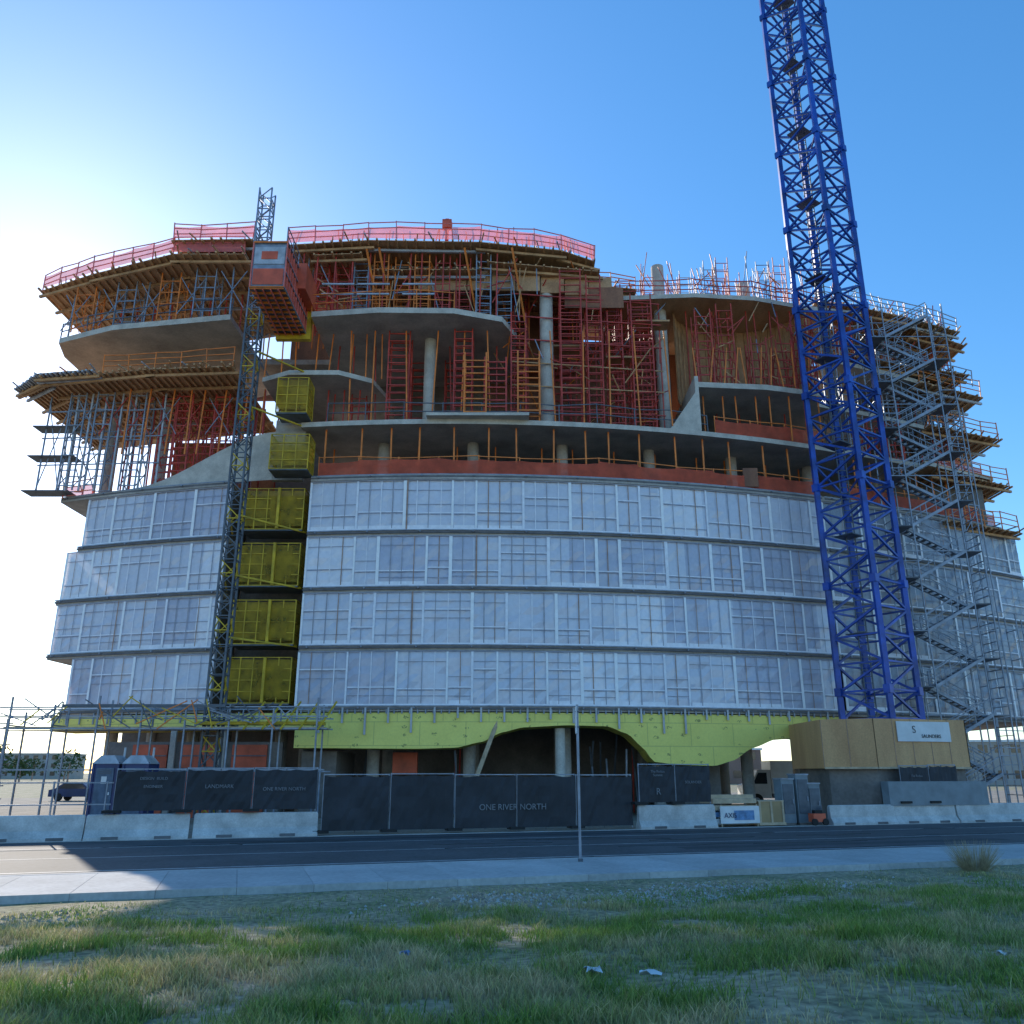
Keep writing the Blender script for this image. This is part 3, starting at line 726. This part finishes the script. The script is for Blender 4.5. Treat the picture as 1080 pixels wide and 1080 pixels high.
def fence(t0,t1,off,z0,z1,n,name='fence_panel',texts=()):
    e=empty(name); f=MB(); ts=frange(t0,t1,(t1-t0)/n)
    for a,b in zip(ts,ts[1:]):
        A,B=a+.04,b-.04; zj=R(-.04,.06); zt=z1+zj
        for t in(A,B): f.beam(st(t,off,z0),st(t,off,zt+.03),.045,'galv')
        f.beam(st(A,off,z0+.1),st(B,off,z0+.1),.04,'galv_dark'); f.beam(st(A,off,zt),st(B,off,zt),.04,'galv')
        f.beam(st((A+B)/2,off+.03,z0),st((A+B)/2,off+.03,zt),.035,'galv_dark')
        nn=14; vs=[];fs=[]
        for i in range(nn+1):
            for j in range(6):
                t=A+(B-A)*i/nn; z=z0+.08+(zt-z0-.12)*j/5
                sag=-.06*abs(math.sin(math.pi*i/nn*3))*(j==5)
                vs.append(st(t,off-.05-R(0,.06),z+sag))
        for i in range(nn):
            for j in range(5): q=i*6+j; fs.append((q,q+6,q+7,q+1))
        f.add(vs,fs,'screen')
        f.obox(st(a,off,z0+.06),(.3,.3,.05),SA,'rubber')
    f.build('fence_frames_and_screen',e)
    for (s_,size,t,z) in texts:
        text(s_,size,st(t,off-.135,z),SA,'print',e)
    return e
fence(-14.9,-7.7,.5,.9,2.45,3,texts=[('DESIGN  BUILD\n\nENGINEER',.14,-13.6,2.05),('LANDMARK',.19,-11.3,1.75),('ONE RIVER NORTH',.18,-8.95,1.65)])
fence(-7.5,5.6,.6,.08,2.2,5,texts=[('ONE RIVER NORTH',.33,.2,.85)])
fence(5.8,9.3,.4,1.0,2.65,2,texts=[('The Redox\nSummit',.15,6.7,2.3),('SOLANDER',.16,8.4,1.85),('R',.38,6.7,1.4)])
fence(19.6,23.0,.5,.9,2.6,2,texts=[('The Redox',.15,20.5,2.1),('SOLANDER',.16,22.2,1.8),('R',.38,20.5,1.25)])
mb=MB(); 
for t in frange(-24,-15.2,1.8): mb.beam(st(t,.9,0),st(t,.9,2.0),.05,'galv')
for z in(.5,1.2,1.95): mb.beam(st(-25,.9,z),st(-15,.9,z),.045,'galv')
mb.build('pipe_guardrail')

def toilet(x,y,k):
    e=MB(); e.box(x-.58,x+.58,y-.58,y+.58,.05,.2,'galv_dark'); e.box(x-.55,x+.55,y-.55,y+.55,.2,2.2,k)
    for dx in(-.55,.55):
        for dy in(-.55,.55): e.box(x+dx-.05,x+dx+.05,y+dy-.05,y+dy+.05,.1,2.25,'navy')
    e.add([(x-.62,y-.62,2.2),(x+.62,y-.62,2.2),(x+.62,y+.62,2.2),(x-.62,y+.62,2.2),(x-.3,y-.5,2.5),(x+.3,y-.5,2.5),(x+.3,y+.5,2.5),(x-.3,y+.5,2.5)],
          [(0,1,5,4),(1,2,6,5),(2,3,7,6),(3,0,4,7),(4,5,6,7),(3,2,1,0)],'alu')
    e.box(x-.40,x+.40,y-.59,y-.56,.3,2.05,'tuff'); e.box(x+.24,x+.32,y-.63,y-.59,1.1,1.2,'white'); e.box(x-.12,x+.12,y-.605,y-.59,1.5,1.75,'white')
    for zz in(1.85,1.91,1.97): e.box(x-.3,x+.3,y-.61,y-.59,zz,zz+.025,'galv_dark')
    e.beam((x+.35,y+.4,2.2),(x+.35,y+.4,2.8),.1,'alu',8)
    o=e.build('portable_toilet'); o.scale=(1,1,1.22); return o
toilet(-18.3,40.2,'navy'); toilet(-17.0,40.3,'navy')

mb=MB()
for i in range(4): mb.obox(st(10.6,1.2,.25+.28*i),(1.1,.6,.1),SA,random.choice(['pinkwood','bluewrap','white']))
for i in range(14): mb.beam(st(9.6,1.0+.1*(i%5),1.2+.06*(i//5)),st(11.8,1.0+.1*(i%5),1.2+.06*(i//5)),.06,'pinkwood')
mb.build('stacked_lumber')
e_=empty('site_banner'); mb=MB(); mb.obox(st(10.7,.42,.52),(.98,.02,.36),SA,'white'); mb.obox(st(10.9,.39,.5),(.5,.01,.2),SA,'bluewrap')
for t in(9.8,11.6): mb.beam(st(t,.46,0),st(t,.46,.95),.05,'pinkwood')
mb.build('banner_sheet',e_); text('AXIS',.3,st(10.2,.37,.4),SA,'navy',e_)
mb=MB(); mb.obox(st(12.5,1.2,.6),(.65,.5,.45),SA,'brown_box'); mb.obox(st(12.5,1.2,.1),(.7,.55,.06),SA,'pinkwood'); mb.obox(st(12.5,1.2,1.07),(.68,.53,.02),SA,'pinkwood')
for dt in(-.6,0,.6): mb.obox(st(12.5+dt,.68,.6),(.05,.02,.46),SA,'pinkwood')
mb.build('wooden_crate')
for t,h in((13.6,1.9),(14.4,2.1),(15.0,1.7)):
    mb=MB(); mb.obox(st(t,1.2,h/2+.1),(.33,.3,h/2),SA,'grey'); mb.obox(st(t,1.2,h+.12),(.36,.34,.03),SA,'galv'); mb.obox(st(t,.88,h/2+.2),(.27,.012,h/2-.3),SA,'galv_dark')
    mb.beam(st(t+.2,.85,h/2),st(t+.2,.85,h/2+.2),.04,'galv'); mb.obox(st(t,1.2,.06),(.3,.28,.06),SA,'conc_dark'); mb.build('electrical_cabinet')
mb=MB(); c=st(14.6,.3,.35); mb.obox(c,(.32,.2,.18),SA,'red_panel'); mb.obox(st(14.6,.3,.6),(.2,.15,.07),SA,'rubber')
for dt in(-.28,.28): mb.beam(st(14.6+dt,.05,.17),st(14.6+dt,.14,.17),.3,'rubber',14); mb.beam(st(14.6+dt,.3,.15),st(14.6+dt,.3,.85),.04,'galv_dark')
mb.beam(st(14.3,.3,.85),st(14.9,.3,.85),.04,'galv_dark'); mb.build('portable_generator')

def truck(x,y):
    e=MB(); e.box(x-.2,x+4.6,y,y+2.2,.9,3.1,'white'); e.box(x-.1,x+4.5,y+.2,y+2,.6,.9,'galv_dark')
    e.add([(x-2.1,y,.6),(x-.25,y,.6),(x-.25,y,2.5),(x-1.1,y,2.5),(x-1.6,y,1.6),(x-2.1,y,1.45),(x-2.1,y+2.1,.6),(x-.25,y+2.1,.6),(x-.25,y+2.1,2.5),(x-1.1,y+2.1,2.5),(x-1.6,y+2.1,1.6),(x-2.1,y+2.1,1.45)],
      [(5,4,3,2,1,0),(6,7,8,9,10,11),(0,1,7,6),(1,2,8,7),(2,3,9,8),(3,4,10,9),(4,5,11,10),(5,0,6,11)],'white')
    e.add([(x-1.5,y-.01,1.55),(x-.5,y-.01,1.55),(x-.5,y-.01,2.3),(x-1.1,y-.01,2.3)],[(0,1,2,3)],'glass')
    for wx in(x-1.3,x+3.2):
        for yy in(y-.02,y+1.95): e.beam((wx,yy,.45),(wx,yy+.25,.45),.9,'rubber',18); e.beam((wx,yy-.01,.45),(wx,yy,.45),.4,'galv',12)
    return e.build('box_truck')
truck(18.4,62)
mb=MB(); sx,sy=1.75,23.2
mb.beam((sx,sy,.1),(sx,sy,4.05),.07,'galv',10); mb.box(sx-.045,sx-.03,sy-.25,sy+.25,3.3,4.0,'white'); mb.box(sx-.06,sx+.06,sy-.06,sy+.06,.1,.2,'galv_dark')
for z in(3.45,3.85): mb.box(sx-.05,sx+.05,sy-.05,sy+.05,z,z+.03,'galv_dark')
mb.build('street_sign')

# ------------------------------------------------------------ ground
def off_of(x,y): return -(x)*SS+(y-36)*SC
def hz(x,y):
    q=-15.6-off_of(x,y)
    if q<=0: return 0
    t=min(1,q/15); h=.75*t*t*(3-2*t)
    return h+.04*math.sin(x*.9+y*.5)*min(1,q/2)+.03*math.sin(x*2.1-y*1.3)*min(1,q/2)-.02*min(1,q)
xs=sorted(set([-1500,-700,-300,-150,-80,-50,-35]+[round(-26+.8*i,2) for i in range(66)]+[35,50,80,150,300,700,1500]))
ys=sorted(set([-300,-100,-40,-20,-10]+[round(-6+.7*i,2) for i in range(54)]+[36,50,80,130,220,400,800,1600,3000]))
V=[(x,y,hz(x,y)-(0.02 if off_of(x,y)>-15.5 else 0)) for y in ys for x in xs]; nx=len(xs)
F=[(j*nx+i,j*nx+i+1,(j+1)*nx+i+1,(j+1)*nx+i) for j in range(len(ys)-1) for i in range(nx-1)]
me=bpy.data.meshes.new('ground'); me.from_pydata(V,[],F); me.polygons.foreach_set('use_smooth',[True]*len(F))
gm=mat('grass_soil',(.17,.18,.07),.95,col2=(.42,.33,.22),scale=.6,fine=.5,bump=.6); M['grasssoil']=gm
me.materials.append(gm); g=bpy.data.objects.new('ground',me); scene.collection.objects.link(g)
def strip_poly(name,t0,t1,o0,o1,z,k,z0=None):
    e=MB()
    if z0 is None: e.quad(st(t0,o0,z),st(t1,o0,z),st(t1,o1,z),st(t0,o1,z),k)
    else:
        p=[st(t0,o0)[:2],st(t1,o0)[:2],st(t1,o1)[:2],st(t0,o1)[:2]]; e.prism(p,z0,z,k)
    return e.build(name)
strip_poly('road',-250,400,-11.8,0.05,.004,'asphalt')
rw=empty('sidewalk'); 
M['walkb']=mat('sidewalk_concrete_b',(.44,.43,.41),.85,var=.15,scale=.7,fine=.12)
e=MB(); t=-60
while t<90:
    p=[st(t,-15.45)[:2],st(t+1.49,-15.45)[:2],st(t+1.49,-11.98)[:2],st(t,-11.98)[:2]]; e.prism(p,-.1,.13,random.choice(['walk','walk','walkb'])); t+=1.5
e.prism([st(-60,-15.44)[:2],st(90,-15.44)[:2],st(90,-12)[:2],st(-60,-12)[:2]],-.1,.118,'conc_dark')
e.prism([st(-250,-11.97)[:2],st(400,-11.97)[:2],st(400,-11.8)[:2],st(-250,-11.8)[:2]],-.1,.135,'walk')
e.build('slabs_and_kerb',rw)
strip_poly('far_kerb',-250,400,.05,.3,.02,'walk',-.1)
e=MB(); 
for o0,w_ in((-10.2,.12),(-3.0,.12),(-6.5,.1)):
    e.quad(st(-200,o0,.009),st(300,o0,.009),st(300,o0+w_,.009),st(-200,o0+w_,.009),'paint')
e.build('road_markings')
e=MB()
M['patch']=mat('asphalt_patch',(.05,.052,.057),.85,var=.3,scale=1,fine=.2)
for t0,t1,o0,o1 in((-12,9,-1.9,-1.2),(3,16,-8.9,-8.1)): e.quad(st(t0,o0,.0065),st(t1,o0,.0065),st(t1,o1,.0065),st(t0,o1,.0065),'patch')
for _ in range(18):
    t=R(-15,18); o=R(-11,-1); 
    for i in range(8):
        t2=t+R(.3,.9); o2=o+R(-.25,.25); e.beam(st(t,o,.006),st(t2,o2,.006),.025,'patch'); t,o=t2,o2
e.build('road_patches')
strip_poly('site_yard',-120,160,.3,60,.006,'dirt')

# ------------------------------------------------------------ grass
def vnoise(x,y,s,seed):
    rng=np.random.RandomState(seed); G=rng.rand(64,64)
    u=(x*s)%64; v=(y*s)%64; i=u.astype(int); j=v.astype(int); fu=u-i; fv=v-j; fu=fu*fu*(3-2*fu); fv=fv*fv*(3-2*fv)
    i2=(i+1)%64; j2=(j+1)%64; i%=64; j%=64; i2%=64; j2%=64
    return (G[i,j]*(1-fu)+G[i2,j]*fu)*(1-fv)+(G[i,j2]*(1-fu)+G[i2,j2]*fu)*fv
def blades(name,n,yr,hmin,hmax,wd,seed=3):
    rng=np.random.RandomState(seed)
    yy=yr[0]*(yr[1]/yr[0])**rng.rand(n); xx=(rng.rand(n)*2-1)*(yy*.68+1.0)
    off=-xx*SS+(yy-36)*SC
    cl=vnoise(xx+50,yy,1.8,1)*.5+vnoise(xx+50,yy,6.5,2)*.5
    bare=vnoise(xx+50,yy,.42,5)*.5+vnoise(xx+50,yy,1.5,6)*.5
    edge=np.clip((-15.6-off)/4.5,0,1)
    keep=(off<-15.55)&(rng.rand(n)<np.clip((cl-.24)*3,.07,1)*np.clip(.12+edge,0,1)*np.clip((bare-.33)*5,.08,1))
    xx,yy,cl,bare,edge=xx[keep],yy[keep],cl[keep],bare[keep],edge[keep]; n=len(xx)
    zz=np.array([hz(a,b) for a,b in zip(xx,yy)])
    tuft=(vnoise(xx+50,yy,3.1,12)>.70)
    h=(hmin+(hmax-hmin)*rng.rand(n)**1.8)*(.35+1.1*cl)*(.35+.65*edge)*np.where(tuft,1.5,1); th=rng.rand(n)*6.283; lean=h*(.2+.8*rng.rand(n)); th2=rng.rand(n)*6.283
    w=wd*(.6+.8*rng.rand(n))*(1+yy*.05)
    P=np.zeros((n,5,3)); dx=np.cos(th)*w; dy=np.sin(th)*w
    P[:,0]=np.stack([xx-dx,yy-dy,zz-.01],1); P[:,1]=np.stack([xx+dx,yy+dy,zz-.01],1)
    mx=xx+np.cos(th2)*lean*.35; my=yy+np.sin(th2)*lean*.35
    P[:,2]=np.stack([mx-dx*.7,my-dy*.7,zz+h*.6],1); P[:,3]=np.stack([mx+dx*.7,my+dy*.7,zz+h*.6],1)
    P[:,4]=np.stack([xx+np.cos(th2)*lean,yy+np.sin(th2)*lean,zz+h],1)
    me=bpy.data.meshes.new(name); me.vertices.add(n*5); me.vertices.foreach_set('co',P.reshape(-1))
    base=np.arange(n)*5
    loops=np.stack([base,base+1,base+3,base+2,base+2,base+3,base+4],1).reshape(-1)
    me.loops.add(n*7); me.loops.foreach_set('vertex_index',loops.astype(np.int32))
    starts=np.stack([np.arange(n)*7,np.arange(n)*7+4],1).reshape(-1); tot=np.tile([4,3],n)
    me.polygons.add(n*2); me.polygons.foreach_set('loop_start',starts.astype(np.int32)); me.polygons.foreach_set('loop_total',tot.astype(np.int32))
    me.update(calc_edges=True); me.validate()
    g1=np.array([.12,.23,.03]); g2=np.array([.27,.37,.07]); s1=np.array([.60,.48,.27])
    dryp=np.clip(vnoise(xx+50,yy,.8,9)*1.5+vnoise(xx+50,yy,4,10)*.8-.92+(1-edge)*.5+(rng.rand(n)-.5)*.6,0,1)
    t=rng.rand(n)[:,None]; c=(g1*(1-t)+g2*t); c=c*(1-dryp[:,None])+s1*dryp[:,None]; c*=(.6+.8*rng.rand(n))[:,None]
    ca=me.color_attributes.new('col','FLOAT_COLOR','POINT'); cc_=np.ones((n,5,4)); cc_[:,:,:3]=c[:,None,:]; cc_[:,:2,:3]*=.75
    ca.data.foreach_set('color',cc_.reshape(-1))
    me.materials.append(M['blade']); o=bpy.data.objects.new(name,me); scene.collection.objects.link(o)
    return o
bm_=bpy.data.materials.new('grass_blade'); bm_.use_nodes=True; nt=bm_.node_tree; b=nt.nodes['Principled BSDF']
at=nt.nodes.new('ShaderNodeAttribute'); at.attribute_name='col'; nt.links.new(at.outputs['Color'],b.inputs['Base Color']); b.inputs['Roughness'].default_value=.6
M['blade']=bm_
tr=nt.nodes.new('ShaderNodeBsdfTranslucent'); nt.links.new(at.outputs['Color'],tr.inputs['Color']); mx=nt.nodes.new('ShaderNodeMixShader'); mx.inputs[0].default_value=.35
nt.links.new(b.outputs[0],mx.inputs[1]); nt.links.new(tr.outputs[0],mx.inputs[2]); nt.links.new(mx.outputs[0],nt.nodes['Material Output'].inputs[0])
blades('grass',520000,(4.6,26),.03,.13,.0032)

e=MB()
def stone(x,y,s,k):
    z=hz(x,y)+s*.2; vs=[]
    for i in range(5): a=i*1.257+R(-.3,.3); vs.append((x+s*math.cos(a),y+s*math.sin(a)*.8,z-s*.3))
    vs.append((x+R(-.3,.3)*s,y,z+s*R(.3,.7))); e.add(vs,[(i,(i+1)%5,5) for i in range(5)],k)
for _ in range(4200):
    x=random.gauss(3.2,2.4); y=16.7+x*.31+random.gauss(.2,.8)
    if off_of(x,y)<-15.6: stone(x,y,R(.012,.055),random.choice(['gravel','dirt','gravel','walk']))
for _ in range(1600):
    x=random.gauss(-8.6,1.5); y=15.9+x*.31+random.gauss(.6,.9)
    if off_of(x,y)<-15.6: stone(x,y,R(.012,.045),'gravel')
for _ in range(500):
    y=R(5.5,16); x=R(-.6,.6)*y; stone(x,y,R(.008,.03),random.choice(['gravel','dirt']))
e.build('gravel')
def litter(x,y,s,k):
    e=MB(); z=hz(x,y)+.06; n=5; vs=[]
    for i in range(n):
        for j in range(n): vs.append((x+(i-2)*s*.5+R(-.02,.02),y+(j-2)*s*.25+R(-.02,.02),z+R(0,.06)))
    e.add(vs,[(i*n+j,(i+1)*n+j,(i+1)*n+j+1,i*n+j+1) for i in range(n-1) for j in range(n-1)],k); e.build('crumpled_litter',None,True)
litter(-4.3,7.2,.10,'white'); litter(1.2,8.2,.09,'white'); litter(.72,8.3,.07,'white'); litter(4.4,8.4,.05,'white'); litter(-1.1,9.6,.05,'bluewrap')
e=MB()
M['straw']=mat('straw',(.42,.34,.20),.9,var=.4,scale=8)
for _ in range(420):
    a=R(0,6.28); r=R(0,.5); x=11.2+.2*math.cos(a); y=22.0+.2*math.sin(a); h=R(.2,.75)
    e.beam((x,y,0),(x+math.cos(a)*r,y+math.sin(a)*r,h),.012,'straw',3,.003)
e.build('dry_weed')

# ------------------------------------------------------------ distance
M['farbldg']=mat('far_building',(.40,.36,.33),.8,var=.15,scale=.2)
M['farbldg2']=mat('far_building_brick',(.30,.18,.14),.8,var=.15,scale=.2)
def lowb(x,y,w,d,h,k):
    e=MB(); e.box(x,x+w,y,y+d,0,h,k); e.box(x-.3,x+w+.3,y-.3,y+d+.3,h,h+.4,'white')
    for z in frange(1.2,h-2,3.2):
        for xx in frange(x+1.5,x+w-3,3.4): e.box(xx,xx+1.8,y-.05,y-.01,z,z+1.5,'glass')
    e.build('low_building')
lowb(-210,330,40,20,9,'farbldg'); lowb(70,170,30,20,8,'farbldg'); lowb(20,190,34,20,7,'farbldg2'); lowb(125,200,40,20,10,'farbldg')
e=MB()
M['leaf']=mat('far_foliage',(.06,.10,.03),.9,var=.5,scale=.8)
rng=random.Random(4)
for _ in range(90):
    x=rng.uniform(-260,260); y=rng.uniform(190,290); h=rng.uniform(5,9); e.beam((x,y,0),(x,y,h*.6),.5,'stud_brown',5,.2)
    for q in range(130):
        a=rng.uniform(0,6.28); r=rng.uniform(0,1)**.6*h*.45; zz=h*.62+rng.uniform(-.4,.42)*h*math.sqrt(max(0,1-(r/(h*.5))**2))
        p=Vector((x+r*math.cos(a),y+r*math.sin(a),zz)); s_=rng.uniform(.3,.7)
        v=[tuple(p+Vector((rng.uniform(-s_,s_),rng.uniform(-s_,s_),rng.uniform(-s_,s_)))) for _ in range(4)]
        e.add(v,[(0,1,2,3)],'leaf')
e.build('distant_trees')
def car(x,y,k):
    e=MB(); pr=[(-2.2,.35),(2.2,.35),(2.25,.75),(1.9,.95),(1.2,1.0),(.6,1.45),(-1.0,1.48),(-1.7,1.0),(-2.2,.9)]
    n=len(pr); vs=[(x+a,y,z) for a,z in pr]+[(x+a,y+1.8,z) for a,z in pr]
    e.add(vs,[tuple(range(n)),tuple(range(n,2*n))[::-1]]+[(i,n+i,n+(i+1)%n,(i+1)%n) for i in range(n)],k)
    e.add([(x-1.4,y-.01,1.0),(.95+x,y-.01,1.0),(.5+x,y-.01,1.4),(x-.95,y-.01,1.4)],[(0,1,2,3)],'glass')
    for wx in(-1.35,1.35):
        for yy in(-.03,1.6): e.beam((x+wx,y+yy,.33),(x+wx,y+yy+.22,.33),.66,'rubber',16)
    e.build('parked_car')
car(-40,62,'white'); car(-46,64,'galv_dark'); car(-37,75,'navy')

# ------------------------------------------------------------ light, sky, camera
EL,AZ=math.radians(24),math.radians(-31.5)
w=bpy.data.worlds.new('World'); scene.world=w; w.use_nodes=True; nt=w.node_tree
bg=nt.nodes['Background']; sk=nt.nodes.new('ShaderNodeTexSky'); sk.sky_type='NISHITA'; sk.sun_disc=False
sk.sun_elevation=EL; sk.sun_rotation=AZ; sk.air_density=1.0; sk.dust_density=.3; sk.ozone_density=4.0; sk.altitude=0
ga=nt.nodes.new('ShaderNodeGamma'); ga.inputs[1].default_value=.85
hs=nt.nodes.new('ShaderNodeHueSaturation'); hs.inputs['Saturation'].default_value=1.3; hs.inputs['Value'].default_value=2.1
nt.links.new(sk.outputs[0],ga.inputs[0]); nt.links.new(ga.outputs[0],hs.inputs['Color']); nt.links.new(hs.outputs[0],bg.inputs[0]); bg.inputs[1].default_value=.15
sl=bpy.data.lights.new('sun','SUN'); sl.energy=4.5; sl.angle=math.radians(.5); sl.color=(1,.90,.76)
so_=bpy.data.objects.new('sun',sl); scene.collection.objects.link(so_)
D=Vector((math.sin(AZ)*math.cos(EL),math.cos(AZ)*math.cos(EL),math.sin(EL)))
so_.rotation_euler=D.to_track_quat('Z','Y').to_euler(); so_.location=(0,0,80)
cd=bpy.data.cameras.new('camera'); cd.sensor_width=36; cd.lens=888/1080*36; cd.clip_end=6000; cd.clip_start=.05
co=bpy.data.objects.new('camera',cd); scene.collection.objects.link(co); co.location=(0,0,2.3); co.rotation_euler=(math.radians(90+17.2),0,0)
scene.camera=co
